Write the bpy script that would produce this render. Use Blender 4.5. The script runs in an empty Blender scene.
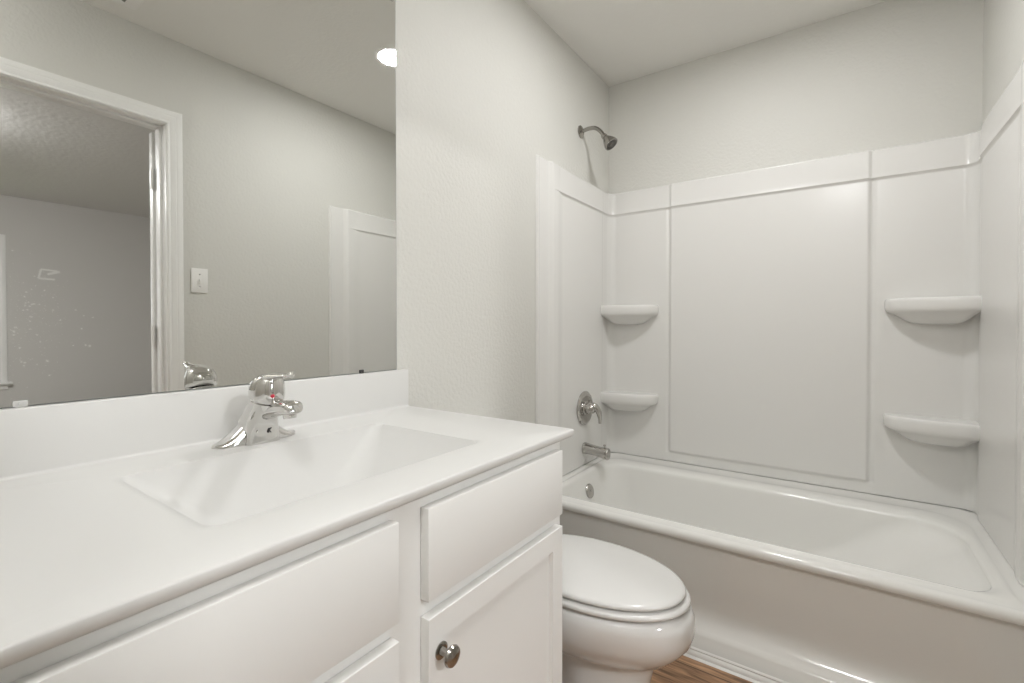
import bpy, bmesh, math, random
from mathutils import Vector, Matrix
R = math.radians
scene = bpy.context.scene
COL = scene.collection

# ------------------------------------------------------------------ camera
cam = bpy.data.cameras.new('camera')
cam.sensor_width = 36.0
cam.lens = 472.1 / 1024 * 36
cam.shift_y = -10.0 / 1024
cam.clip_start = 0.02
cam_o = bpy.data.objects.new('camera', cam)
COL.objects.link(cam_o)
cam_o.location = (1.097, 0.0, 1.0889)
cam_o.rotation_euler = (math.pi / 2 - 0.0128, 0, 0.6127)
scene.camera = cam_o

# ------------------------------------------------------------------ world, exposure
world = bpy.data.worlds.new('daylight')
scene.world = world
world.use_nodes = True
bg = world.node_tree.nodes['Background']
bg.inputs['Color'].default_value = (0.92, 0.96, 1.0, 1)
bg.inputs['Strength'].default_value = 5.0
scene.view_settings.view_transform = 'Standard'
scene.view_settings.look = 'None'
scene.view_settings.gamma = 1.0
scene.view_settings.use_curve_mapping = False
scene.view_settings.exposure = 0.0
LAMP = 236.0         # recessed ceiling lights, lens emission
DFILL = 36.0          # added fill dome behind the camera
BFILL = 270.0         # added bedroom fill light, out of view

# ------------------------------------------------------------------ materials
def mat(name, color, rough=0.5, metal=0.0, bump=0.0, bscale=100.0, coat=0.0, spec=0.5, detail=3.0):
    m = bpy.data.materials.new(name); m.use_nodes = True
    nt = m.node_tree; b = nt.nodes['Principled BSDF']
    b.inputs['Base Color'].default_value = (*color, 1)
    b.inputs['Roughness'].default_value = rough
    b.inputs['Metallic'].default_value = metal
    b.inputs['Specular IOR Level'].default_value = spec
    b.inputs['Coat Weight'].default_value = coat
    b.inputs['Coat Roughness'].default_value = 0.05
    tc = nt.nodes.new('ShaderNodeTexCoord')
    nz = nt.nodes.new('ShaderNodeTexNoise')
    nz.inputs['Scale'].default_value = bscale; nz.inputs['Detail'].default_value = detail
    nt.links.new(tc.outputs['Object'], nz.inputs['Vector'])
    if bump > 0:
        bp = nt.nodes.new('ShaderNodeBump')
        bp.inputs['Strength'].default_value = bump; bp.inputs['Distance'].default_value = 0.004
        nt.links.new(nz.outputs['Fac'], bp.inputs['Height'])
        nt.links.new(bp.outputs['Normal'], b.inputs['Normal'])
    else:
        mr = nt.nodes.new('ShaderNodeMapRange')
        mr.inputs['To Min'].default_value = max(0.0, rough - 0.02)
        mr.inputs['To Max'].default_value = rough + 0.02
        nt.links.new(nz.outputs['Fac'], mr.inputs['Value'])
        nt.links.new(mr.outputs['Result'], b.inputs['Roughness'])
    return m

M = {}
M['wall'] = mat('greige_paint', (0.685, 0.677, 0.632), 0.6, bump=0.5, bscale=75)
M['ceiling'] = mat('ceiling_paint', (0.86, 0.85, 0.81), 0.8, bump=0.35, bscale=60)
M['bed_wall'] = mat('bedroom_paint', (0.66, 0.645, 0.615), 0.7, bump=0.3, bscale=70)
M['bed_ceiling'] = mat('bedroom_ceiling', (0.76, 0.745, 0.72), 0.85, bump=0.55, bscale=30)
M['trim'] = mat('trim_paint', (0.91, 0.905, 0.88), 0.35)
M['cabinet'] = mat('cabinet_paint', (0.85, 0.845, 0.82), 0.42)
M['marble'] = mat('cultured_marble', (0.735, 0.73, 0.708), 0.33, coat=0.0)
M['acrylic'] = mat('white_acrylic', (0.80, 0.79, 0.76), 0.20, coat=0.0)
M['tub'] = mat('tub_acrylic', (0.85, 0.842, 0.805), 0.13, coat=0.3)
M['porcelain'] = mat('porcelain', (0.79, 0.785, 0.765), 0.08, coat=0.5)
M['seat'] = mat('seat_plastic', (0.78, 0.772, 0.748), 0.16)
M['chrome'] = mat('chrome', (0.70, 0.69, 0.67), 0.06, 1.0)
M['nickel'] = mat('brushed_nickel', (0.36, 0.345, 0.32), 0.18, 1.0)
M['mirror'] = mat('silvered_glass', (0.80, 0.805, 0.785), 0.01, 1.0)
M['mirror_edge'] = mat('mirror_edge', (0.25, 0.27, 0.26), 0.3)
M['fitting'] = mat('satin_chrome', (0.50, 0.485, 0.46), 0.12, 1.0)
M['black'] = mat('black_plastic', (0.03, 0.03, 0.03), 0.4)
M['darkface'] = mat('spray_face_rubber', (0.09, 0.085, 0.075), 0.45)
M['red'] = mat('red_plastic', (0.55, 0.03, 0.06), 0.3)
M['plastic'] = mat('white_plastic', (0.90, 0.89, 0.86), 0.35)
M['clear'] = mat('clear_plastic', (0.62, 0.62, 0.60), 0.12)
M['caulk'] = mat('white_caulk', (0.86, 0.85, 0.82), 0.5)
M['sun_fleck'] = mat('white_sun_fleck', (0.90, 0.89, 0.86), 0.7)  # white that stands in for sun sparkle on the bedroom wall
M['carpet'] = mat('carpet', (0.34, 0.31, 0.27), 0.95, bump=0.8, bscale=300)

def emission(name, color, strength):
    m = bpy.data.materials.new(name); m.use_nodes = True
    b = m.node_tree.nodes['Principled BSDF']
    b.inputs['Base Color'].default_value = (0.9, 0.9, 0.88, 1)
    b.inputs['Emission Color'].default_value = (*color, 1)
    b.inputs['Emission Strength'].default_value = strength
    return m
M['lens'] = emission('lit_diffuser', (0.985, 0.985, 1.0), LAMP)
M['dome'] = emission('lit_fill_dome', (0.985, 0.985, 1.0), DFILL)
M['bedfill'] = emission('lit_bedroom_fill', (0.985, 0.985, 1.0), BFILL)

def glass():
    m = bpy.data.materials.new('window_glass'); m.use_nodes = True
    b = m.node_tree.nodes['Principled BSDF']
    b.inputs['Transmission Weight'].default_value = 1.0
    b.inputs['Roughness'].default_value = 0.0
    b.inputs['IOR'].default_value = 1.01
    return m
M['glass'] = glass()

def wood_floor():
    m = bpy.data.materials.new('vinyl_plank'); m.use_nodes = True
    nt = m.node_tree; b = nt.nodes['Principled BSDF']; L = nt.links.new
    tc = nt.nodes.new('ShaderNodeTexCoord')
    br = nt.nodes.new('ShaderNodeTexBrick')
    br.inputs['Scale'].default_value = 1.0
    br.inputs['Brick Width'].default_value = 1.22
    br.inputs['Row Height'].default_value = 0.155
    br.inputs['Mortar Size'].default_value = 0.0012
    br.inputs['Color1'].default_value = (0.47, 0.295, 0.175, 1)
    br.inputs['Color2'].default_value = (0.34, 0.20, 0.112, 1)
    br.inputs['Mortar'].default_value = (0.07, 0.035, 0.018, 1)
    L(tc.outputs['Object'], br.inputs['Vector'])
    mp = nt.nodes.new('ShaderNodeMapping'); mp.inputs['Scale'].default_value = (2.2, 26, 1)
    L(tc.outputs['Object'], mp.inputs['Vector'])
    nz = nt.nodes.new('ShaderNodeTexNoise'); nz.inputs['Scale'].default_value = 2.4
    nz.inputs['Detail'].default_value = 7; nz.inputs['Distortion'].default_value = 0.9
    L(mp.outputs['Vector'], nz.inputs['Vector'])
    cr = nt.nodes.new('ShaderNodeValToRGB')
    cr.color_ramp.elements[0].position = 0.36; cr.color_ramp.elements[0].color = (0.42, 0.38, 0.36, 1)
    cr.color_ramp.elements[1].position = 0.66; cr.color_ramp.elements[1].color = (1.35, 1.3, 1.25, 1)
    L(nz.outputs['Fac'], cr.inputs['Fac'])
    mx = nt.nodes.new('ShaderNodeMix'); mx.data_type = 'RGBA'; mx.blend_type = 'MULTIPLY'
    mx.inputs['Factor'].default_value = 1.0
    L(br.outputs['Color'], mx.inputs[6]); L(cr.outputs['Color'], mx.inputs[7])
    L(mx.outputs[2], b.inputs['Base Color'])
    b.inputs['Roughness'].default_value = 0.42
    bp = nt.nodes.new('ShaderNodeBump'); bp.inputs['Strength'].default_value = 0.15
    bp.inputs['Distance'].default_value = 0.002
    L(nz.outputs['Fac'], bp.inputs['Height']); L(bp.outputs['Normal'], b.inputs['Normal'])
    return m
M['floor'] = wood_floor()

# ------------------------------------------------------------------ helpers
def obj(name, bm, m, parent=None, smooth=True, angle=35):
    bmesh.ops.recalc_face_normals(bm, faces=bm.faces[:])
    me = bpy.data.meshes.new(name); bm.to_mesh(me); bm.free()
    me.materials.append(m)
    if smooth:
        for p in me.polygons: p.use_smooth = True
        me.set_sharp_from_angle(angle=R(angle))
    o = bpy.data.objects.new(name, me); COL.objects.link(o)
    if parent is not None:
        o.parent = parent
        o.matrix_parent_inverse = Matrix.Translation(-parent.location)
    return o
def tag(o, label, cat, group=None, kind=None):
    o['label'] = label; o['category'] = cat
    if group: o['group'] = group
    if kind: o['kind'] = kind
    return o
def thing(name, label, cat, loc, group=None):
    o = bpy.data.objects.new(name, None); COL.objects.link(o)
    o.location = loc; o.empty_display_size = 0.05
    return tag(o, label, cat, group)
def struct(name, bm, m, parent=None, smooth=True):
    o = obj(name, bm, m, parent, smooth)
    if parent is None: o['kind'] = 'structure'
    return o
def box(x0, x1, y0, y1, z0, z1, bev=0.0, seg=2, bm=None):
    t = bmesh.new()
    bmesh.ops.create_cube(t, size=1)
    for v in t.verts:
        v.co = Vector(((x0 + x1) / 2 + v.co.x * (x1 - x0), (y0 + y1) / 2 + v.co.y * (y1 - y0), (z0 + z1) / 2 + v.co.z * (z1 - z0)))
    if bev > 0:
        bmesh.ops.bevel(t, geom=t.edges[:], offset=bev, segments=seg, profile=0.5, affect='EDGES')
    return merge(bm, t)
def merge(bm, t):
    if bm is None: return t
    me = bpy.data.meshes.new('tmp'); t.to_mesh(me); t.free()
    bm.from_mesh(me); bpy.data.meshes.remove(me)
    return bm
def loft(loops, cap0=True, cap1=True, bm=None, closed=True):
    t = bmesh.new()
    vs = [[t.verts.new(p) for p in lp] for lp in loops]
    n = len(loops[0])
    for a, b in zip(vs, vs[1:]):
        for i in range(n if closed else n - 1):
            j = (i + 1) % n
            try: t.faces.new((a[i], a[j], b[j], b[i]))
            except ValueError: pass
    if cap0: t.faces.new(vs[0][::-1])
    if cap1: t.faces.new(vs[-1])
    return merge(bm, t)
def rr(x0, x1, y0, y1, r, z, n=8):
    """rounded rectangle, radii in order (+x+y),(-x+y),(-x-y),(+x-y)"""
    if not isinstance(r, (tuple, list)): r = (r,) * 4
    out = []
    C = [(x1, y1, -1, -1, 0), (x0, y1, 1, -1, 90), (x0, y0, 1, 1, 180), (x1, y0, -1, 1, 270)]
    for (cx, cy, sx, sy, a0), q in zip(C, r):
        ox, oy = cx + sx * q, cy + sy * q
        for k in range(n + 1):
            a = R(a0 + 90 * k / n)
            out.append(Vector((ox + q * math.cos(a), oy + q * math.sin(a), z)))
    return out
def axis_frame(d):
    d = Vector(d).normalized()
    u = Vector((0, 0, 1)) if abs(d.z) < 0.9 else Vector((1, 0, 0))
    a = d.cross(u).normalized(); return d, a, d.cross(a).normalized()
def lathe(profile, origin, direction, n=32, bm=None, sx=1.0, sy=1.0):
    """profile = [(radius, distance along direction)]"""
    d, a, b = axis_frame(direction); o = Vector(origin)
    loops = []
    for r, h in profile:
        r = max(r, 1e-5)
        loops.append([o + d * h + (a * math.cos(2 * math.pi * k / n) * sx + b * math.sin(2 * math.pi * k / n) * sy) * r for k in range(n)])
    return loft(loops, True, True, bm)
def spline(pts, k=6):
    P = [Vector(p) for p in pts]; P = [2 * P[0] - P[1]] + P + [2 * P[-1] - P[-2]]
    out = []
    for i in range(1, len(P) - 2):
        for j in range(k):
            t = j / k; a, b, c, d = P[i - 1:i + 3]
            out.append(0.5 * ((2 * b) + (c - a) * t + (2 * a - 5 * b + 4 * c - d) * t * t + (3 * b - a - 3 * c + d) * t ** 3))
    out.append(P[-2]); return out
def tube(pts, radii, n=20, bm=None, k=6, flat=1.0):
    """swept tube; radii per control point, flat squashes along the vertical"""
    path = spline(pts, k); m = len(path); loops = []
    for i, p in enumerate(path):
        d = (path[min(i + 1, m - 1)] - path[max(i - 1, 0)]).normalized()
        u = Vector((0, 1, 0)) if abs(d.y) < 0.8 else Vector((0, 0, 1))
        a = u; b = d.cross(a).normalized(); a = b.cross(d).normalized()
        f = i / (m - 1) * (len(radii) - 1); j = min(int(f), len(radii) - 2)
        r = radii[j] + (radii[j + 1] - radii[j]) * (f - j)
        loops.append([p + (a * math.cos(2 * math.pi * q / n) + b * math.sin(2 * math.pi * q / n) * flat) * r for q in range(n)])
    return loft(loops, True, True, bm)
def extrude_x(profile, x0, x1, bm=None):   # profile in (y,z)
    return loft([[Vector((x, y, z)) for y, z in profile] for x in (x0, x1)], True, True, bm)
def extrude_y(profile, y0, y1, bm=None):   # profile in (x,z)
    return loft([[Vector((x, y, z)) for x, z in profile] for y in (y0, y1)], True, True, bm)
def lerp(a, b, t): return a + (b - a) * t
def ss(a, b, x):
    t = min(1, max(0, (x - a) / (b - a))); return t * t * (3 - 2 * t)

# ------------------------------------------------------------------ room shell
W, D, H = 1.524, 2.518, 2.44
S = -0.75                    # south wall
XB, YB0, YB1 = 6.06, -2.0, 3.3   # bedroom
T = 0.116                    # partition thickness
DY0, DY1, DH = 0.125, 0.885, 2.032

struct('floor', box(0, W + T, S, D, -0.05, 0), M['floor'], smooth=False)
struct('ceiling', box(-0.1, W + T, S - 0.1, D + 0.1, H, H + 0.08), M['ceiling'], smooth=False)
struct('wall_left', box(-0.1, 0, S - 0.1, D + 0.1, -0.05, H), M['wall'], smooth=False)
struct('wall_back', box(0, W, D, D + 0.1, -0.05, H), M['wall'], smooth=False)
struct('wall_front', box(0, W, S - 0.1, S, -0.05, H), M['wall'], smooth=False)
bm = box(W, W + T, DY1 + 0.018, D + 0.1, -0.05, H)
box(W, W + T, S - 0.1, DY0 - 0.018, -0.05, H, bm=bm)
box(W, W + T, DY0 - 0.018, DY1 + 0.018, DH + 0.018, H, bm=bm)
struct('wall_right', bm, M['wall'], smooth=False)

# bedroom shell
struct('floor_bedroom', box(W + T, XB, YB0, YB1, -0.05, 0.0), M['carpet'], smooth=False)
struct('ceiling_bedroom', box(W + T, XB, YB0, YB1, H, H + 0.08), M['bed_ceiling'], smooth=False)
WY0, WY1, WZ0, WZ1 = 0.06, 0.945, 0.50, 1.98
bm = box(XB, XB + 0.12, WY1, YB1 + 0.1, -0.05, H)
box(XB, XB + 0.12, YB0 - 0.1, WY0, -0.05, H, bm=bm)
box(XB, XB + 0.12, WY0, WY1, -0.05, WZ0, bm=bm)
box(XB, XB + 0.12, WY0, WY1, WZ1, H, bm=bm)
struct('wall_bedroom_right', bm, M['bed_wall'], smooth=False)
struct('wall_bedroom_back', box(W + T, XB, YB1, YB1 + 0.1, -0.05, H), M['bed_wall'], smooth=False)
struct('wall_bedroom_front', box(W + T, XB, YB0 - 0.1, YB0, -0.05, H), M['bed_wall'], smooth=False)
bm = box(W + T, W + T + 0.008, DY1 + 0.018, YB1, 0, H)
box(W + T, W + T + 0.008, YB0, DY0 - 0.018, 0, H, bm=bm)
box(W + T, W + T + 0.008, DY0 - 0.018, DY1 + 0.018, DH + 0.018, H, bm=bm)
struct('wall_bedroom_left', bm, M['bed_wall'], smooth=False)

# baseboards
def base_profile(d=1):
    return [(0, 0), (0.013 * d, 0), (0.013 * d, 0.062), (0.009 * d, 0.074), (0.004 * d, 0.082), (0, 0.085)]
struct('baseboard_left', extrude_y([(x + 0.0005, z) for x, z in base_profile()], 0.958, 1.585), M['trim'])
struct('baseboard_right', extrude_y([(W - x, z) for x, z in base_profile()], 0.955, 1.585), M['trim'])
struct('baseboard_front', extrude_x([(S + y, z) for y, z in base_profile()], 0.0, W), M['trim'])
struct('baseboard_bedroom', extrude_y([(XB - x, z) for x, z in base_profile()], YB0, YB1), M['trim'])

# ------------------------------------------------------------------ doorway: jamb, casing, open door
bm = box(W - 0.002, W + T + 0.010, DY1, DY1 + 0.018, 0, DH + 0.018, 0.001)
box(W - 0.002, W + T + 0.010, DY0 - 0.018, DY0, 0, DH + 0.018, 0.001, bm=bm)
box(W - 0.002, W + T + 0.010, DY0, DY1, DH, DH + 0.018, 0.001, bm=bm)
xs = W + 0.040                                       # door stops
box(xs, xs + 0.036, DY1 - 0.011, DY1, 0, DH, 0.002, bm=bm)
box(xs, xs + 0.036, DY0, DY0 + 0.011, 0, DH, 0.002, bm=bm)
box(xs, xs + 0.036, DY0 + 0.011, DY1 - 0.011, DH - 0.011, DH, 0.002, bm=bm)
struct('trim_1', bm, M['trim'])
def casing(xw, sgn, y0, y1, zt, wd=0.060):
    # colonial profile: (distance from inner edge, thickness)
    pr = [(0, 0), (0, 0.007), (0.003, 0.009), (0.008, 0.009), (0.011, 0.007), (0.014, 0.0085), (0.026, 0.0125),
          (0.032, 0.0135), (0.035, 0.0115), (0.038, 0.0135), (0.052, 0.0155), (0.057, 0.0155), (wd, 0.012), (wd, 0)]
    t = bmesh.new(); rows = []
    for u, h in pr:
        x = xw + sgn * (h + 0.0004)
        rows.append([t.verts.new(p) for p in ((x, y1 + u, 0), (x, y1 + u, zt + u), (x, y0 - u, zt + u), (x, y0 - u, 0))])
    for a, b in zip(rows, rows[1:]):
        for i in range(3): t.faces.new((a[i], a[i + 1], b[i + 1], b[i]))
    for i in range(3): t.faces.new((rows[-1][i], rows[-1][i + 1], rows[0][i + 1], rows[0][i]))
    t.faces.new([r[0] for r in rows]); t.faces.new([r[3] for r in rows])
    return t
struct('trim_2', casing(W, -1, DY0 - 0.005, DY1 + 0.005, DH + 0.005), M['trim'], smooth=True)
struct('trim_3', casing(W + T + 0.008, 1, DY0 - 0.020, DY1 + 0.020, DH + 0.020, 0.058), M['trim'], smooth=True)
# door swung fully open against the bedroom side of the wall
dx0, dx1, dy0, dy1 = W + T + 0.024, W + T + 0.059, DY1 - 0.008, DY1 + 0.747
bm = box(dx0, dx1, dy0, dy1, 0.01, DH - 0.006, 0.0015)
for (a, b, c, d) in ((0.11, 0.65, 0.25, 0.95), (0.11, 0.65, 1.08, 1.88)):
    for k, (ins, h) in enumerate(((0, 0.006), (0.03, 0.004))):
        box(dx1, dx1 + h, dy0 + a + ins, dy0 + b - ins, c + ins, d - ins, 0.002, bm=bm)
door = struct('door_1', bm, M['trim'])
for hz in (1.80, 1.04, 0.24):
    bm = lathe([(0.0062, -0.046), (0.0062, 0.046)], (dx0 - 0.006, dy0 - 0.003, hz), (0, 0, 1), 14)
    lathe([(0.004, -0.052), (0.0055, -0.048), (0.0055, -0.046)], (dx0 - 0.006, dy0 - 0.003, hz), (0, 0, 1), 14, bm=bm)
    lathe([(0.0055, 0.046), (0.0055, 0.048), (0.004, 0.052)], (dx0 - 0.006, dy0 - 0.003, hz), (0, 0, 1), 14, bm=bm)
    box(dx0 - 0.004, dx0 + 0.030, dy0 - 0.0018, dy0 - 0.0002, hz - 0.046, hz + 0.046, bm=bm)
    obj('hinge', bm, M['plastic'], door)
bm = lathe([(0.032, 0), (0.032, 0.004), (0.012, 0.01), (0.011, 0.035), (0.026, 0.045), (0.029, 0.06), (0.018, 0.07)], (dx1, dy1 - 0.07, 0.95), (1, 0, 0))
obj('door_knob', bm, M['nickel'], door)

# ------------------------------------------------------------------ bedroom window
bm = bmesh.new()
for (a, b, c, d) in ((WY0, WY0 + 0.05, WZ0, WZ1), (WY1 - 0.05, WY1, WZ0, WZ1), (WY0 + 0.05, WY1 - 0.05, WZ0, WZ0 + 0.05),
                     (WY0 + 0.05, WY1 - 0.05, WZ1 - 0.05, WZ1), (WY0 + 0.05, WY1 - 0.05, 1.22, 1.27)):
    box(XB + 0.04, XB + 0.09, a, b, c, d, 0.003, bm=bm)
win = struct('window_1', bm, M['trim'])
obj('pane', box(XB + 0.060, XB + 0.064, WY0 + 0.05, WY1 - 0.05, WZ0 + 0.05, WZ1 - 0.05), M['glass'], win, smooth=False)
bm = box(XB - 0.055, XB + 0.04, WY0 - 0.07, WY1 + 0.085, WZ0 - 0.022, WZ0, 0.004)
box(XB - 0.016, XB, WY0 - 0.05, WY1 + 0.055, WZ0 - 0.075, WZ0 - 0.022, 0.003, bm=bm)
obj('window_sill', bm, M['trim'], win)
bm = box(XB - 0.014, XB, WY1, WY1 + 0.052, WZ0, WZ1 + 0.052, 0.003)
box(XB - 0.014, XB, WY0 - 0.052, WY0, WZ0, WZ1 + 0.052, 0.003, bm=bm)
box(XB - 0.014, XB, WY0, WY1, WZ1, WZ1 + 0.052, 0.003, bm=bm)
obj('window_casing', bm, M['trim'], win)
# ground seen through the window
gm = mat('lawn', (0.20, 0.24, 0.12), 0.9, bump=0.5, bscale=20)
struct('floor_outside', box(XB + 0.13, XB + 30, -15, 15, -0.4, -0.3), gm, smooth=False)

# sun sparkle painted as white specks and a patch on the bedroom wall
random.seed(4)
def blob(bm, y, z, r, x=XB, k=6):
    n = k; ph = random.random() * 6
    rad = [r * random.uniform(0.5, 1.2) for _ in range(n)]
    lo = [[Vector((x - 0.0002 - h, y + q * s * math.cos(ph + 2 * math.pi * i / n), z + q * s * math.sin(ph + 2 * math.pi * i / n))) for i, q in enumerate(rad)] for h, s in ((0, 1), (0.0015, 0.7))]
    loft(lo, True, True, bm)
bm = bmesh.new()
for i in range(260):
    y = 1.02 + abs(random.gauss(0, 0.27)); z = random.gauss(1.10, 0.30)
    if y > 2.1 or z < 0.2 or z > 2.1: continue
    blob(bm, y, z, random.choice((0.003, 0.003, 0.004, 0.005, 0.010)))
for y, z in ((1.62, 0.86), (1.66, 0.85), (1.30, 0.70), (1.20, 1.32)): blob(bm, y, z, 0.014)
tag(obj('sun_fleck_specks', bm, M['sun_fleck']), 'tiny white specks scattered over the grey bedroom wall beside the window', 'specks', kind='stuff')
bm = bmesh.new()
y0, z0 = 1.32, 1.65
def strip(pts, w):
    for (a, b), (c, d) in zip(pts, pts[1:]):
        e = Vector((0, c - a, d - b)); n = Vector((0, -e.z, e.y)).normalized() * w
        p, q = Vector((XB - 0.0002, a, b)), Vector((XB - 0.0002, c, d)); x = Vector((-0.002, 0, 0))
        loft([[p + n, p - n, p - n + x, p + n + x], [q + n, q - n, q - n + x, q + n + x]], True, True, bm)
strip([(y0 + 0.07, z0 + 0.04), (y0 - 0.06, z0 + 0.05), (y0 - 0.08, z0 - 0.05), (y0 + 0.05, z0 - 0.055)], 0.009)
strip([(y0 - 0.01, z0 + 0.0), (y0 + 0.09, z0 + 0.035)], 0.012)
tag(obj('sun_glint_patch', bm, M['sun_fleck']), 'white open rectangular spackle mark on the grey bedroom wall', 'wall patch')  # sun glint painted as a white mark, not spackle

# unseen bedroom ceiling light, added to brighten that room and the cabinet fronts
t = thing('fill_ceiling_light', 'round flush white ceiling light in the bedroom beyond the door', 'light', (3.5, 0.12, H))  # added fill light, out of view
obj('fill_canopy', lathe([(0.17, 0), (0.17, 0.02), (0.15, 0.025)], (3.5, 0.12, H), (0, 0, -1)), M['plastic'], t)
obj('fill_diffuser', lathe([(0.148, 0.025), (0.14, 0.05), (0.10, 0.075), (0.03, 0.087)], (3.5, 0.12, H), (0, 0, -1)), M['bedfill'], t)

# ------------------------------------------------------------------ vanity cabinet
VY0, VY1 = 0.015, 0.955
CTZ, CTB = 0.846, 0.8283       # countertop top / underside
van = thing('vanity_cabinet', 'white two door bathroom vanity cabinet with false drawer fronts below the sink top', 'cabinet', (0.27, 0.506, 0))
FX = 0.5612
bm = box(0.001, 0.5422, VY0, VY0 + 0.016, 0.0, CTB - 0.0005)
box(0.001, 0.5422, VY1 - 0.016, VY1, 0.0, CTB - 0.0005, bm=bm)
box(0.001, 0.5422, VY0 + 0.016, VY1 - 0.016, 0.10, 0.116, bm=bm)
box(0.001, 0.007, VY0 + 0.016, VY1 - 0.016, 0.116, CTB - 0.0005, bm=bm)
box(0.47, 0.486, VY0 + 0.016, VY1 - 0.016, 0.0, 0.10, bm=bm)
obj('body', bm, M['cabinet'], van, smooth=False)
bm = box(0.5422, FX, VY0, VY0 + 0.042, 0.10, CTB - 0.0005, 0.0008)
box(0.5422, FX, VY1 - 0.042, VY1, 0.10, CTB - 0.0005, 0.0008, bm=bm)
box(0.5422, FX, 0.447, 0.523, 0.10, CTB - 0.0005, 0.0008, bm=bm)
for a, b in ((0.10, 0.14), (0.6245, 0.676), (CTB - 0.040, CTB - 0.0005)):
    box(0.5422, FX - 0.0001, VY0 + 0.0415, 0.4475, a, b, 0.0, bm=bm)
    box(0.5422, FX - 0.0001, 0.5225, VY1 - 0.0415, a, b, 0.0, bm=bm)
obj('face_frame', bm, M['cabinet'], van, smooth=False)
def slab(y0, y1, z0, z1):
    return box(FX + 0.0005, FX + 0.0185, y0, y1, z0, z1, 0.0015)
def shaker(y0, y1, z0, z1, rail=0.0605):
    t = box(FX + 0.0005, FX + 0.0185, y0, y1, z0, z1)
    bmesh.ops.recalc_face_normals(t, faces=t.faces[:])
    f = [f for f in t.faces if f.normal.x > 0.9]
    bmesh.ops.inset_region(t, faces=f, thickness=rail, depth=0)
    bmesh.ops.inset_region(t, faces=f, thickness=0.002, depth=-0.009)
    outer = [e for e in t.edges if len(e.link_faces) == 2 and e.calc_face_angle(0) > 1.3
             and all(abs(v.co.y - y0) < 1e-5 or abs(v.co.y - y1) < 1e-5 for v in e.verts)
             or all(abs(v.co.z - z0) < 1e-5 or abs(v.co.z - z1) < 1e-5 for v in e.verts)]
    bmesh.ops.bevel(t, geom=list(set(outer)), offset=0.0012, segments=2, profile=0.5, affect='EDGES')
    return t
def knob(y, z, par):
    x = FX + 0.0185
    k = obj('knob', lathe([(0.0075, 0.002), (0.006, 0.006), (0.0055, 0.014), (0.009, 0.018), (0.0155, 0.0205), (0.0165, 0.0235), (0.0150, 0.027), (0.009, 0.0295), (0.001, 0.0303)], (x, y, z), (1, 0, 0)), M['nickel'], par)
    b = obj('rosette', lathe([(0.0135, 0), (0.0135, 0.0015), (0.011, 0.0028), (0.0078, 0.003)], (x, y, z), (1, 0, 0)), M['nickel'], None)
    b.parent = k
obj('drawer_front', slab(0.035, 0.456, 0.663, 0.808), M['cabinet'], van)
obj('drawer_front', slab(0.514, 0.935, 0.663, 0.808), M['cabinet'], van)
d1 = obj('door', shaker(0.035, 0.456, 0.125, 0.6364), M['cabinet'], van, smooth=False)
d2 = obj('door', shaker(0.514, 0.935, 0.125, 0.6364), M['cabinet'], van, smooth=False)
knob(0.429, 0.5753, d1); knob(0.541, 0.5753, d2)

# ------------------------------------------------------------------ vanity top with basin
top = thing('sink_countertop', 'white cultured marble vanity top with integral rectangular basin and backsplash', 'countertop', (0.28, 0.505, CTB))
X1, Y0, Y1 = 0.5803, -0.020, 0.990
BX0, BX1, BY0, BY1 = 0.1456, 0.4765, 0.252, 0.770
loops = [rr(BX0 - 0.015, BX1 + 0.015, BY0 - 0.02, BY1 + 0.02, 0.04, CTB),
         rr(0.001, X1 - 0.004, Y0 + 0.004, Y1 - 0.004, 0.003, CTB),
         rr(0.001, X1 - 0.002, Y0 + 0.002, Y1 - 0.002, 0.003, CTB + 0.002),
         rr(0.001, X1, Y0, Y1, 0.003, CTB + 0.005), rr(0.001, X1, Y0, Y1, 0.003, CTZ - 0.0030),
         rr(0.001, X1 - 0.0009, Y0 + 0.0009, Y1 - 0.0009, 0.003, CTZ - 0.0009),
         rr(0.001, X1 - 0.0030, Y0 + 0.0030, Y1 - 0.0030, 0.003, CTZ)]
loops.append(rr(BX0 - 0.012, BX1 + 0.010, BY0 - 0.012, BY1 + 0.012, 0.03, CTZ))
NB = 22
for i in range(NB + 1):
    t = i / NB
    # soft roll at the lip and at the floor
    e = ss(0, 1, t)
    w = 0.6 * t + 0.4 * e
    z = CTZ - 0.0012 - 0.140 * (0.15 * e + 0.85 * t)
    rad = lerp(0.022, 0.075, t)
    loops.append(rr(BX0 + 0.040 * w ** 1.3, BX1 - 0.055 * w ** 1.6, BY0 + 0.12 * w, BY1 - 0.115 * w, (rad, rad, rad, rad), z))
for s, dz in ((0.02, 0.004), (0.05, 0.007), (0.09, 0.009)):
    loops.append(rr(BX0 + 0.040 + s, BX1 - 0.055 - s, BY0 + 0.12 + s, BY1 - 0.115 - s, 0.055 - s * 0.4, CTZ - 0.1412 - dz))
obj('counter_and_basin', loft(loops, False, True), M['marble'], top, angle=50)
obj('backsplash', box(0.0008, 0.020, Y0 + 0.001, 0.9885, CTZ - 0.001, 0.9565, 0.003, 3), M['marble'], top)
obj('cove', extrude_y([(0.019, CTZ - 0.001), (0.0238, CTZ - 0.001), (0.0238, CTZ + 0.0001), (0.0218, CTZ + 0.0008), (0.0206, CTZ + 0.002), (0.0200, CTZ + 0.0045), (0.019, CTZ + 0.0045)], Y0 + 0.003, 0.987), M['marble'], top)
dz = CTZ - 0.1500
obj('drain', lathe([(0.0, 0.002), (0.016, 0.004), (0.018, 0.0025), (0.022, 0.004), (0.0225, 0.001), (0.020, -0.004)], (0.31, 0.48, dz), (0, 0, 1)), M['chrome'], top)

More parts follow.
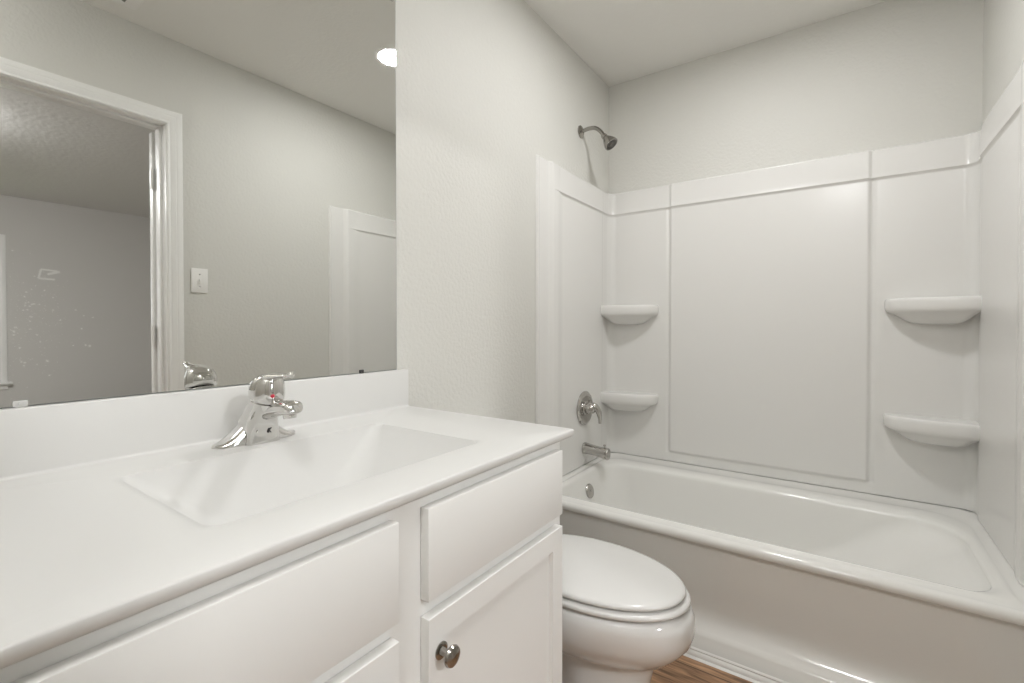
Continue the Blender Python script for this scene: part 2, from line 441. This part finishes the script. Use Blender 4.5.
# ------------------------------------------------------------------ faucet
fo = Vector((0.083, 0.5020, CTZ + 0.0005))
fau = thing('faucet', 'chrome single lever centerset faucet on the vanity top behind the basin', 'faucet', fo)
def F(x, y, z): return fo + Vector((x, y, z))
# wings + base: sections along y
sec = []
for i in range(33):
    y = -0.085 + 0.168 * i / 32; a = abs(y) / 0.085
    hw = 0.0265 * math.sqrt(max(0.0, 1 - a ** 3.2)) + 0.0015
    hh = 0.007 + 0.005 * (1 - a) + 0.060 * max(0, 1 - a / 0.85) ** 1.35 if a < 0.985 else 0.004
    lp = []
    for k in range(17):
        th = math.pi * k / 16
        c, s = math.cos(th), math.sin(th)
        lp.append(F(hw * (abs(c) ** 0.75) * (1 if c > 0 else -1), y, hh * s ** 0.65 if s > 1e-6 else 0))
    sec.append(lp)
obj('base', loft(sec, True, True, closed=True), M['chrome'], fau, angle=60)
# body column leaning forward
def sup(cx, cy, z, ax, ay, n=2.6, tilt=0.0, N=32):
    o = []
    for k in range(N):
        a = 2 * math.pi * k / N; c, s = math.cos(a), math.sin(a)
        X = ax * abs(c) ** (2 / n) * (1 if c > 0 else -1); Y = ay * abs(s) ** (2 / n) * (1 if s > 0 else -1)
        o.append(F(cx + X, cy + Y, z + tilt * X))
    return o
body = [sup(0.002, 0.001, 0.0, 0.039, 0.037, 4.5), sup(0.003, 0.001, 0.012, 0.038, 0.036, 4.2), sup(0.008, 0.0, 0.030, 0.037, 0.034, 3.6),
        sup(0.018, -0.003, 0.048, 0.036, 0.032, 3), sup(0.032, -0.006, 0.062, 0.036, 0.030, 2.5, -0.08), sup(0.050, -0.010, 0.076, 0.034, 0.0285, 2.2, -0.18),
        sup(0.064, -0.0125, 0.0865, 0.0295, 0.028, 2, -0.28), sup(0.070, -0.0135, 0.0925, 0.0285, 0.0280, 2, -0.30), sup(0.071, -0.0135, 0.0955, 0.025, 0.025, 2, -0.32)]
bo = obj('body', loft(body), M['chrome'], fau, angle=60)
# spout
sp = []
for t, (x, z, hw, hh) in enumerate(((0.036, 0.063, 0.024, 0.017), (0.062, 0.070, 0.0245, 0.0165), (0.088, 0.0765, 0.0235, 0.0155), (0.112, 0.080, 0.0215, 0.0145), (0.134, 0.083, 0.020, 0.0135), (0.147, 0.0835, 0.0185, 0.0125), (0.151, 0.0835, 0.0155, 0.0098))):
    lp = []
    for k in range(28):
        a = 2 * math.pi * k / 28; c, s = math.cos(a), math.sin(a)
        lp.append(F(x - 0.2 * hh * s, hw * abs(c) ** 0.8 * (1 if c > 0 else -1), z + hh * abs(s) ** 0.8 * (1 if s > 0 else -1)))
    sp.append(lp)
spo = obj('spout', loft(sp), M['chrome'], fau, angle=60)
a_ = obj('aerator', lathe([(0.0125, 0), (0.0125, 0.010), (0.0115, 0.013), (0.009, 0.013)], F(0.131, 0, 0.0745), (0.15, 0, -1), 24), M['chrome'], None)
a_.parent = spo
# handle: domed cap tilted back, with forward lever
cap = []
for z, r, off, tl_ in ((0.0975, 0.0340, 0.029, -0.32), (0.1010, 0.0360, 0.0295, -0.32), (0.108, 0.0368, 0.030, -0.30), (0.118, 0.0362, 0.0315, -0.22), (0.128, 0.0340, 0.0335, -0.12),
                  (0.137, 0.0295, 0.036, -0.04), (0.1430, 0.0225, 0.039, 0.0), (0.1465, 0.0140, 0.042, 0.0), (0.1478, 0.006, 0.044, 0.0)):
    cap.append(sup(off + 0.043, -0.0140, z, r * 0.90, r * 0.90, 2, tl_))
han = obj('handle', loft(cap), M['chrome'], fau, angle=60)
lev = tube([F(0.074, -0.014, 0.130), F(0.096, -0.014, 0.1415), F(0.124, -0.014, 0.1455), F(0.150, -0.014, 0.1475), F(0.160, -0.014, 0.1490)], [0.021, 0.0205, 0.0135, 0.0072, 0.0062], 20, flat=0.42)
lathe([(0.001, -0.006), (0.005, -0.005), (0.0072, 0), (0.005, 0.005), (0.001, 0.006)], F(0.161, -0.014, 0.1495), (0, 0, 1), 16, bm=lev)
l_ = obj('lever', lev, M['chrome'], None); l_.parent = han
c_ = obj('temperature_dot', lathe([(0.0042, 0), (0.0042, 0.0012), (0.003, 0.002)], F(0.1045, -0.0195, 0.1055), (1, -0.17, 0.0), 18), M['red'], None); c_.parent = han
g_ = obj('dot_recess', lathe([(0.0075, -0.002), (0.0075, 0.0), (0.0062, 0.0008)], F(0.1040, -0.0195, 0.1045), (1, -0.17, 0.0), 20, sy=1.3), M['nickel'], None); g_.parent = han
# K mark on the front of the body
bm = bmesh.new()
kx = 0.0445
def bar(y0, z0, y1, z1, w):
    e = Vector((0, y1 - y0, z1 - z0)); n = Vector((0, -e.z, e.y)).normalized() * w
    p, q = F(kx, y0, z0), F(kx, y1, z1); x = Vector((0.0015, 0, 0))
    loft([[p + n - x, p - n - x, p - n + x, p + n + x], [q + n - x, q - n - x, q - n + x, q + n + x]], True, True, bm)
bar(0.003, 0.0215, 0.0045, 0.031, 0.0012); bar(0.004, 0.0265, 0.0095, 0.031, 0.0008); bar(0.0047, 0.0265, 0.0088, 0.0215, 0.0008)
k_ = obj('letter_mark', bm, M['black'], None, smooth=False); k_.parent = bo
obj('lift_rod', lathe([(0.0022, 0), (0.0022, 0.045), (0.005, 0.047), (0.0055, 0.052), (0.003, 0.056)], F(-0.030, 0, 0.004), (-0.02, 0, 1), 14), M['chrome'], fau)
for o in (a_, l_, c_, g_, k_):
    o.matrix_parent_inverse = Matrix.Identity(4)

# ------------------------------------------------------------------ mirror
MY0, MY1, MZ0, MZ1 = 0.045, 0.953, 0.9575, 2.048
mir = thing('wall_mirror', 'large frameless rectangular wall mirror above the vanity backsplash', 'mirror', (0.003, 0.499, MZ0))
obj('glass', box(0.0065, 0.0070, MY0 + 0.0012, MY1 - 0.0012, MZ0 + 0.0012, MZ1 - 0.0012), M['mirror'], mir, smooth=False)
obj('backing', box(0.001, 0.0064, MY0, MY1, MZ0, MZ1), M['mirror_edge'], mir, smooth=False)
def clip(y, z, s, m, w=0.009):
    bm = box(0.0072, 0.0105, y - w, y + w, z - 0.005, z + 0.005, 0.0015)
    box(0.001, 0.0105, y - w + 0.002, y + w - 0.002, z - 0.006 if s < 0 else z + 0.003, z - 0.003 if s < 0 else z + 0.006, 0.001, bm=bm)
    lathe([(0.003, 0.0105), (0.003, 0.012), (0.001, 0.0125)], (0, y, z), (1, 0, 0), 12, bm=bm)
    obj('clip', bm, m, mir)
clip(0.166, MZ0 + 0.005, -1, M['clear']); clip(0.827, MZ0 + 0.004, -1, M['black'], 0.006)
clip(0.166, MZ1 - 0.003, 1, M['clear']); clip(0.935, MZ1 - 0.003, 1, M['clear'])

# ------------------------------------------------------------------ recessed ceiling light, exhaust grille
LX, LY = 0.785, 1.615
rl = thing('recessed_light', 'lit round recessed ceiling downlight, reflected at the mirror top right edge', 'light', (LX, LY, H))
obj('trim_ring', lathe([(0.072, 0.004), (0.078, 0.006), (0.088, 0.003), (0.092, 0.0), (0.072, 0.0)], (LX, LY, H), (0, 0, -1), 48), M['plastic'], rl)
obj('lens', lathe([(0.0725, 0.0005), (0.071, 0.0045), (0.03, 0.006), (0.001, 0.0065)], (LX, LY, H), (0, 0, -1), 48), M['lens'], rl)
dp = (1.12, -0.32, H)  # unseen dome light, added behind the camera to fill the room
t = thing('fill_dome_light', 'round flush dome ceiling light behind the camera near the doorway', 'light', dp)  # added fill light, unseen
obj('fill_canopy', lathe([(0.175, 0), (0.175, 0.018), (0.165, 0.024)], dp, (0, 0, -1), 40), M['plastic'], t)
obj('fill_diffuser', lathe([(0.164, 0.024), (0.160, 0.045), (0.135, 0.075), (0.08, 0.097), (0.02, 0.104)], dp, (0, 0, -1), 40), M['dome'], t)
ex = thing('exhaust_grille', 'square white ceiling exhaust grille near the door, corner reflected at mirror top', 'vent', (1.26, 0.61, H))
bm = loft([rr(1.135, 1.385, 0.485, 0.735, 0.012, H - 0.0005), rr(1.135, 1.385, 0.485, 0.735, 0.012, H - 0.016), rr(1.143, 1.377, 0.493, 0.727, 0.010, H - 0.0205)])
obj('frame', bm, M['plastic'], ex)
bm = bmesh.new()
for i in range(7):
    y = 0.535 + i * 0.0235
    box(1.175, 1.345, y, y + 0.010, H - 0.0225, H - 0.0200, bm=bm)
obj('louver', bm, M['nickel'], ex, smooth=False)

# ------------------------------------------------------------------ light switch by the door
sw = thing('light_switch', 'white single toggle light switch plate on the wall beside the door casing', 'light switch', (W, 1.022, 1.31))
obj('plate', box(W - 0.006, W - 0.0003, 1.022 - 0.037, 1.022 + 0.037, 1.31 - 0.060, 1.31 + 0.060, 0.0025), M['plastic'], sw)
tg = box(W - 0.0185, W - 0.005, 1.022 - 0.0045, 1.022 + 0.0045, 1.305, 1.318, 0.002)
obj('toggle', tg, M['plastic'], sw)
for z in (1.280, 1.340):
    obj('screw', lathe([(0.003, 0), (0.003, 0.001), (0.001, 0.0014)], (W - 0.006, 1.022, z), (-1, 0, 0), 12), M['nickel'], sw)

# ------------------------------------------------------------------ bathtub
tub = thing('bathtub', 'white acrylic alcove bathtub along the back wall with sloped right end', 'bathtub', (W / 2, 2.1, 0))
TX0, TX1, TYF, TYB = 0.0008, W - 0.0008, 1.674, D - 0.001
TR = 0.372
def tl(l, r, f, b, rad, z, n=12):
    return rr(TX0 + l, TX1 - r, TYF + f, TYB - b, rad, z, n)
s0 = 0.002
loops = [tl(0, 0, 0.020, 0, s0, TR - 0.030), tl(0, 0, 0.003, 0, s0, TR - 0.0290), tl(0, 0, 0.0, 0, s0, TR - 0.024),
         tl(0, 0, 0.001, 0, s0, TR - 0.012), tl(0, 0, 0.005, 0, s0, TR - 0.005), tl(0.001, 0.001, 0.012, 0.001, 0.003, TR),
         tl(0.030, 0.030, 0.022, 0.020, (0.05, 0.05, 0.01, 0.01), TR + 0.0015),
         tl(0.044, 0.044, 0.040, 0.095, (0.12, 0.09, 0.03, 0.03), TR - 0.001),
         tl(0.052, 0.052, 0.050, 0.112, (0.14, 0.10, 0.04, 0.05), TR + 0.004),
         tl(0.064, 0.066, 0.055, 0.170, (0.17, 0.11, 0.05, 0.07), TR + 0.0065),
         tl(0.074, 0.078, 0.064, 0.200, (0.18, 0.12, 0.06, 0.08), TR + 0.0045),
         tl(0.079, 0.083, 0.069, 0.211, (0.18, 0.12, 0.07, 0.09), TR + 0.0005),
         tl(0.082, 0.086, 0.072, 0.2165, (0.18, 0.12, 0.075, 0.095), TR - 0.006),
         tl(0.083, 0.087, 0.073, 0.2185, (0.18, 0.12, 0.08, 0.10), TR - 0.016)]
NB = 20
for i in range(1, NB + 1):
    t = i / NB
    z = lerp(TR - 0.016, 0.075, t)
    e = t ** 1.15
    back = 0.36 * t ** 1.1 + 0.03 * ss(0, 0.25, t)
    side = 0.050 * t + 0.025 * t ** 5
    loops.append(tl(0.083 + 0.065 * t + 0.03 * t ** 5, 0.087 + back, 0.073 + side, 0.2185 + side * 0.75,
                    (lerp(0.18, 0.20, t), lerp(0.12, 0.13, t), 0.10, lerp(0.10, 0.16, t)), z))
q = (0.18, 0.12, 0.09, 0.14)
for s, z in ((0.012, 0.066), (0.035, 0.060), (0.08, 0.057), (0.14, 0.055)):
    loops.append(tl(0.083 + 0.095 + s, 0.087 + 0.39 + s, 0.148 + s, 0.275 + s, [max(0.03, v - s * 0.5) for v in q], z))
sh = obj('shell', loft(loops, False, True), M['tub'], tub, angle=70)
ap = [(1.694, TR - 0.0295), (1.691, TR - 0.050), (1.691, 0.170), (1.689, 0.130), (1.680, 0.100), (1.666, 0.078),
      (1.652, 0.066), (1.643, 0.060), (1.637, 0.053), (1.634, 0.044), (1.612, 0.020), (1.6095, 0.0), (1.71, 0.0), (1.71, TR - 0.0295)]
obj('apron', extrude_x(ap, TX0, TX1), M['tub'], tub, angle=70)
ov = obj('overflow_plate', lathe([(0.034, 0), (0.034, 0.006), (0.031, 0.010), (0.022, 0.012), (0.006, 0.0125), (0.005, 0.015), (0.002, 0.016)], (0.0985, 2.065, 0.292), (1, 0, 0.28), 36), M['fitting'], tub)
obj('drain', lathe([(0.034, 0), (0.034, 0.003), (0.024, 0.004), (0.022, 0.009), (0.010, 0.012)], (0.33, 2.03, 0.0555), (0, 0, 1), 32), M['chrome'], tub)
# quarter-round at the foot of the apron
ya = 1.6090
struct('trim_4', extrude_x([(ya, 0.0), (ya, 0.0195), (ya - 0.003, 0.0195), (ya - 0.009, 0.0145), (ya - 0.0115, 0.007), (ya - 0.012, 0.0)], 0.002, W - 0.002), M['trim'])
struct('trim_5', extrude_x([(ya + 0.001, 0.0198), (ya - 0.0040, 0.0198), (ya - 0.0040, 0.0225), (ya - 0.001, 0.0265), (ya + 0.001, 0.0275)], 0.002, W - 0.002), M['caulk'])
struct('trim_6', extrude_x([(ya - 0.0122, 0.0002), (ya - 0.0122, 0.0048), (ya - 0.0155, 0.0042), (ya - 0.0205, 0.0002)], 0.002, W - 0.002), M['caulk'])
# ------------------------------------------------------------------ shower surround
ST, SB = 1.829, 0.3755
sur = thing('shower_surround', 'white glossy three wall shower surround with molded corner shelves above the bathtub', 'shower surround', (W / 2, D, SB))
BANDZ = 1.704
def zsamples(z0, z1, extra):
    zs = set([z0, z1]); zs.update(extra); n = 30
    for i in range(n + 1): zs.add(round(lerp(z0, z1, i / n), 5))
    return sorted(z for z in zs if z0 <= z <= z1)
def band(z, hb):   # protrusion of the top band
    v = hb * ss(BANDZ - 0.009, BANDZ + 0.006, z) * (1 - 0.45 * ss(0, 1, (z - BANDZ) / (ST - BANDZ)))
    v += 0.0028 * math.exp(-((z - BANDZ - 0.005) / 0.004) ** 2)
    return v - (hb + 0.004) * ss(ST - 0.007, ST, z)
ZX = [BANDZ - 0.010 + k * 0.0015 for k in range(12)] + [ST - 0.009 + k * 0.0015 for k in range(7)] + [0.415 + 0.003 * k for k in range(14)]
def sheet(name, path, height, z0=SB, z1=ST, extra=ZX):
    """path: list of (point2d, normal2d, s); height(s,z) -> protrusion. closed to a slab against the wall"""
    zs = zsamples(z0, z1, extra)
    loops = []
    t = bmesh.new(); grid = []
    for z in zs:
        row = []
        for p, n, s in path:
            h = max(0.001, height(s, z)); row.append(t.verts.new((p[0] + n[0] * h, p[1] + n[1] * h, z)))
        grid.append(row)
    for a, b in zip(grid, grid[1:]):
        for i in range(len(path) - 1): t.faces.new((a[i], a[i + 1], b[i + 1], b[i]))
    # edge returns to the wall
    def ret(vs, pts):
        w = [t.verts.new(q) for q in pts]
        for i in range(len(vs) - 1): t.faces.new((vs[i], vs[i + 1], w[i + 1], w[i]))
    e = 0.0006
    ret(grid[-1], [(p[0] + n[0] * e, p[1] + n[1] * e, zs[-1]) for p, n, s in path])
    ret(grid[0], [(p[0] + n[0] * e, p[1] + n[1] * e, zs[0]) for p, n, s in path])
    ret([g[0] for g in grid], [(path[0][0][0] + path[0][1][0] * e, path[0][0][1] + path[0][1][1] * e, z) for z in zs])
    ret([g[-1] for g in grid], [(path[-1][0][0] + path[-1][1][0] * e, path[-1][0][1] + path[-1][1][1] * e, z) for z in zs])
    return obj(name, t, M['acrylic'], sur, angle=50)
# back panel with rounded corners (s = arc length)
rc = 0.055
path = []; s = 0
E0 = 2.395     # how far the back panel returns along the side walls
def add(p, n):
    global s
    if path: s += math.dist(p, path[-1][0])
    path.append((p, n, s))
for i in range(4): add((0.0, lerp(E0, D - rc, i / 3)), (1, 0))
for k in range(1, 12):
    a = R(90 * k / 12); add((rc - rc * math.cos(a), D - rc + rc * math.sin(a)), (math.cos(a), -math.sin(a)))
xs_ = sorted(set([rc] + [round(rc + 0.03 * i, 4) for i in range(1, 47)] + [0.316 + 0.0025 * k for k in range(20)] + [1.170 + 0.0025 * k for k in range(20)] + [W - rc]))
xs_ = [x for x in xs_ if rc <= x <= W - rc]
for x in xs_: add((x, D), (0, -1))
for k in range(1, 12):
    a = R(90 * k / 12); add((W - rc + rc * math.sin(a), D - rc + rc * math.cos(a)), (-math.sin(a), -math.cos(a)))
for i in range(4): add((W, lerp(D - rc, E0, i / 3)), (-1, 0))
sx = {}
for p, n, q in path:
    if n == (0, -1): sx[q] = p[0]
def hback(q, z):
    h = 0.0105 + band(z, 0.006)
    if q in sx:
        x = sx[q]
        c = ss(0.343, 0.359, x) * (1 - ss(1.175, 1.191, x))
        bot = ss(0.418, 0.434, z)
        h += 0.0085 * c * (bot if z < 1.0 else 1)
        # rounded crease outlines around the raised centre panel
        for xe in (0.340, 1.194):
            if z < BANDZ: h -= 0.0035 * math.exp(-((x - xe) / 0.009) ** 2) * ss(0.415, 0.43, z)
    return h
sheet('back_panel', path, hback)
def side_path(x, sgn):
    ys = sorted(set([1.738 + 0.0025 * k for k in range(14)] + [1.775 + 0.0125 * k for k in range(3)] + [1.80 + 0.004 * k for k in range(42)] + [1.97 + 0.03 * k for k in range(15)] + [2.398, 2.402, 2.406, 2.410]))
    ys = [y for y in ys if y <= 2.411]
    return [((x, y), (sgn, 0), y) for y in ys]
def hside(base):
    def f(y, z):
        flange = 0.006 + 0.005 * math.exp(-((y - 1.748) / 0.006) ** 2) - 0.005 * (1 - ss(1.738, 1.744, y))
        ridge = 0.007 * ss(1.830, 1.865, y) * (1 - ss(1.895, 1.962, y))
        k = ss(1.835, 1.87, y)
        body = base * k
        b = band(z, 0.006) * ss(1.86, 1.88, y)
        if z > ST - 0.01: b = min(b, band(z, 0.006)) if y > 1.87 else -0.003 * ss(ST - 0.006, ST, z)
        if z > BANDZ: pass
        m = max(ridge + 0.0, 0)
        tot = flange + body + max(m, b) if b > 0 else flange + body + m + b
        return tot * (1 - 0.25 * ss(2.404, 2.411, y))
    return f
sheet('left_end_panel', side_path(0.0, 1), hside(0.006))
sheet('right_end_panel', side_path(W, -1), hside(0.012))
# corner shelves
def shelf(side, zt):
    # plan outline measured from the corner: along back wall (a) and away from it (b)
    L, B = 0.290, 0.130
    def plan(k, z, drop=0.0):
        a0 = L * 0.42
        pts = [(max(0.009, a0 - a0 * k), 0.0085), (a0 + (L - a0) * k, 0.0085)]
        n = 26
        for i in range(n + 1):
            th = math.pi / 2 * i / n
            a = L * max(0.0, math.cos(th)) ** 0.78; b = 0.0085 + (B - 0.0085) * k * max(0.0, math.sin(th)) ** 0.78
            pts.append((max(a0 + (a - a0) * k, 0.009), b))
        out = []
        for a, b in pts:
            x = a if side < 0 else W - a
            out.append(Vector((x, D - b, z)))
        return out
    lo = [plan(0.93, zt), plan(0.968, zt - 0.0015), plan(0.99, zt - 0.006), plan(1.0, zt - 0.015), plan(1.0, zt - 0.032), plan(0.99, zt - 0.044), plan(0.965, zt - 0.052),
          plan(0.92, zt - 0.057), plan(0.84, zt - 0.063), plan(0.74, zt - 0.073), plan(0.64, zt - 0.086), plan(0.52, zt - 0.098), plan(0.3, zt - 0.105)]
    lo.insert(0, plan(0.70, zt + 0.0002))
    return obj('corner_shelf', loft(lo), M['acrylic'], sur, angle=60)
for sd in (-1, 1):
    for zt in (1.198, 0.722): shelf(sd, zt)

# ------------------------------------------------------------------ shower fittings
VY = 2.185
SX = 0.0135
shw = thing('wall_mounted_shower', 'chrome shower head on a bent arm high on the left wall', 'shower head', (0.0, 2.163, 2.067))
obj('flange', lathe([(0.032, 0.0005), (0.031, 0.005), (0.022, 0.010), (0.012, 0.013), (0.011, 0.016)], (0, 2.163, 2.067), (1, 0, 0), 36), M['nickel'], shw)
obj('arm', tube([(0.003, 2.163, 2.067), (0.045, 2.163, 2.073), (0.080, 2.163, 2.068), (0.108, 2.163, 2.046), (0.130, 2.163, 2.014)], [0.0098] * 5, 20), M['nickel'], shw)
hd = Vector((0.62, 0.0, -0.78)).normalized(); ho = Vector((0.126, 2.163, 2.020))
h_ = obj('head', lathe([(0.011, -0.004), (0.014, 0.0), (0.0145, 0.010), (0.0125, 0.013), (0.017, 0.020), (0.026, 0.036), (0.0325, 0.052), (0.0350, 0.062), (0.0345, 0.067), (0.030, 0.068)], ho, hd, 36), M['nickel'], shw)
f_ = obj('spray_face', lathe([(0.0295, 0.0), (0.0295, 0.002), (0.022, 0.001), (0.014, 0.001), (0.012, 0.005), (0.004, 0.006)], ho + hd * 0.067, hd, 36), M['darkface'], h_)
f_.matrix_parent_inverse = Matrix.Identity(4)

vz = 0.667
val = thing('shower_valve', 'round chrome shower valve plate with lever handle on the left surround panel', 'shower valve', (SX, VY, vz))
vy = VY
obj('escutcheon', lathe([(0.086, 0.0), (0.086, 0.004), (0.080, 0.010), (0.066, 0.013), (0.060, 0.011), (0.034, 0.010), (0.030, 0.014)], (SX, vy, vz), (1, 0, 0), 48), M['fitting'], val)
obj('hub', lathe([(0.030, 0.012), (0.029, 0.032), (0.026, 0.044), (0.022, 0.055), (0.012, 0.062), (0.002, 0.064)], (SX, vy, vz), (1, 0, 0), 32), M['fitting'], val)
obj('handle', tube([(SX + 0.040, vy, vz + 0.020), (SX + 0.060, vy + 0.004, vz + 0.012), (SX + 0.074, vy + 0.014, vz - 0.018), (SX + 0.078, vy + 0.020, vz - 0.050), (SX + 0.077, vy + 0.022, vz - 0.074)], [0.017, 0.020, 0.017, 0.0125, 0.0095], 20, flat=0.8), M['fitting'], val)
for a in (35, 215):
    obj('screw', lathe([(0.006, 0.010), (0.006, 0.014), (0.003, 0.015)], (SX, vy + 0.047 * math.cos(R(a)), vz + 0.047 * math.sin(R(a))), (1, 0, 0), 14), M['nickel'], val)

spz = 0.458
sp = thing('tub_spout', 'chrome tub spout with diverter knob above the overflow plate', 'tub spout', (SX, VY, spz))
loops = []
for x, cz, hh, hw in ((0.0, 0.004, 0.0285, 0.0285), (0.004, 0.004, 0.0295, 0.0295), (0.012, 0.003, 0.028, 0.028), (0.03, 0.002, 0.0255, 0.027), (0.07, -0.001, 0.024, 0.026), (0.095, -0.005, 0.026, 0.0255), (0.115, -0.008, 0.0285, 0.025), (0.130, -0.009, 0.029, 0.024), (0.134, -0.009, 0.027, 0.022)):
    lp = []
    for k in range(32):
        a = 2 * math.pi * k / 32; c, s_ = math.cos(a), math.sin(a)
        lp.append(Vector((SX + x, VY + hw * abs(c) ** 0.8 * (1 if c > 0 else -1), spz + cz + hh * abs(s_) ** 0.8 * (1 if s_ > 0 else -1))))
    loops.append(lp)
obj('body', loft(loops), M['fitting'], sp, angle=60)
obj('diverter_knob', lathe([(0.003, 0), (0.003, 0.010), (0.0065, 0.011), (0.007, 0.016), (0.005, 0.018)], (SX + 0.112, VY, spz + 0.018), (0, 0, 1), 18), M['fitting'], sp)

# ------------------------------------------------------------------ toilet
TY = 1.235
toi = thing('toilet', 'white two piece elongated toilet with closed lid between vanity and bathtub', 'toilet', (0.45, TY, 0))
def egg(xb, xf, w, z, xc=None, nb=2.6, nf=2.15, N=48, dz=0.0):
    if xc is None: xc = lerp(xb, xf, 0.45)
    if z > 0.30: xc, nb, nf = 0.495, 2.1, 2.05
    o = []
    for k in range(N):
        a = 2 * math.pi * k / N; c, s_ = math.cos(a), math.sin(a)
        n = nf if c > 0 else nb
        X = xc + (xf - xc if c > 0 else xc - xb) * abs(c) ** (2 / n) * (1 if c > 0 else -1)
        Y = TY + w * abs(s_) ** (2 / n) * (1 if s_ > 0 else -1)
        o.append(Vector((X, Y, z + dz * X)))
    return o
LT = 0.398
def waist(lp, k):
    for v in lp: v.y = TY + (v.y - TY) * lerp(k, 1.0, ss(0.40, 0.50, v.x))
    return lp
bowl = [waist(egg(0.13, 0.685, 0.118, 0.0, nf=3.0), 0.95), waist(egg(0.13, 0.682, 0.115, 0.018, nf=3.0), 0.90), waist(egg(0.14, 0.674, 0.106, 0.04, nf=3.0), 0.55), waist(egg(0.14, 0.676, 0.100, 0.12, nf=2.8), 0.5), waist(egg(0.13, 0.690, 0.102, 0.175, nf=2.6), 0.55),
        waist(egg(0.12, 0.696, 0.106, 0.196, nf=2.5), 0.75), egg(0.12, 0.714, 0.124, 0.206), egg(0.11, 0.736, 0.140, 0.216), egg(0.11, 0.763, 0.160, 0.245), egg(0.11, 0.784, 0.173, 0.272), egg(0.11, 0.792, 0.179, 0.298),
        egg(0.11, 0.791, 0.179, 0.330), egg(0.11, 0.783, 0.175, 0.350), egg(0.11, 0.768, 0.165, 0.3585), egg(0.14, 0.72, 0.13, 0.352)]
obj('bowl', loft(bowl), M['porcelain'], toi, angle=75)
seat = [egg(0.255, 0.745, 0.150, 0.3655), egg(0.252, 0.776, 0.174, 0.3655), egg(0.25, 0.781, 0.178, 0.371), egg(0.25, 0.779, 0.177, 0.377), egg(0.255, 0.772, 0.172, 0.380), egg(0.27, 0.75, 0.16, 0.381)]
obj('seat', loft(seat), M['seat'], toi, angle=75)
lid = [egg(0.275, 0.735, 0.145, 0.3868), egg(0.248, 0.765, 0.167, 0.3868), egg(0.245, 0.769, 0.170, 0.392), egg(0.247, 0.766, 0.168, LT - 0.001), egg(0.252, 0.757, 0.162, LT + 0.002), egg(0.262, 0.742, 0.153, LT + 0.0035),
       egg(0.30, 0.70, 0.125, LT + 0.005), egg(0.37, 0.60, 0.07, LT + 0.006)]
obj('lid', loft(lid), M['seat'], toi, angle=75)
for y in (TY - 0.075, TY + 0.075):
    bm = bmesh.new()
    lathe([(0.013, -0.022), (0.014, -0.018), (0.014, 0.018), (0.013, 0.022)], (0.238, y, 0.382), (0, 1, 0), 20, bm=bm)
    box(0.224, 0.252, y - 0.018, y + 0.018, 0.3595, 0.382, 0.004, bm=bm)
    obj('hinge', bm, M['seat'], toi)
tank = [rr(0.030, 0.200, TY - 0.180, TY + 0.180, 0.03, 0.3600), rr(0.022, 0.212, TY - 0.190, TY + 0.190, 0.035, 0.380), rr(0.018, 0.222, TY - 0.198, TY + 0.198, 0.035, 0.50), rr(0.015, 0.230, TY - 0.204, TY + 0.204, 0.035, 0.655), rr(0.02, 0.225, TY - 0.199, TY + 0.199, 0.03, 0.657)]
obj('tank', loft(tank), M['porcelain'], toi, angle=60)
tlid = [rr(0.010, 0.236, TY - 0.209, TY + 0.209, 0.036, 0.658), rr(0.008, 0.240, TY - 0.212, TY + 0.212, 0.038, 0.664), rr(0.008, 0.240, TY - 0.212, TY + 0.212, 0.038, 0.680), rr(0.012, 0.235, TY - 0.208, TY + 0.208, 0.036, 0.687), rr(0.03, 0.22, TY - 0.195, TY + 0.195, 0.03, 0.690)]
obj('tank_lid', loft(tlid), M['porcelain'], toi, angle=60)
bm = lathe([(0.012, 0), (0.012, 0.006), (0.007, 0.010), (0.006, 0.016)], (0.228, TY - 0.16, 0.61), (1, 0, 0), 18)
tube([(0.242, TY - 0.165, 0.610), (0.246, TY - 0.13, 0.606), (0.244, TY - 0.09, 0.600)], [0.006, 0.006, 0.008], 12, bm=bm)
obj('flush_lever', bm, M['chrome'], toi)
for sgn in (-1, 1):
    obj('bolt_cap', lathe([(0.014, 0), (0.013, 0.008), (0.009, 0.014), (0.002, 0.017)], (0.36, TY + sgn * 0.128, 0.0005), (0, 0, 1), 18), M['seat'], toi)
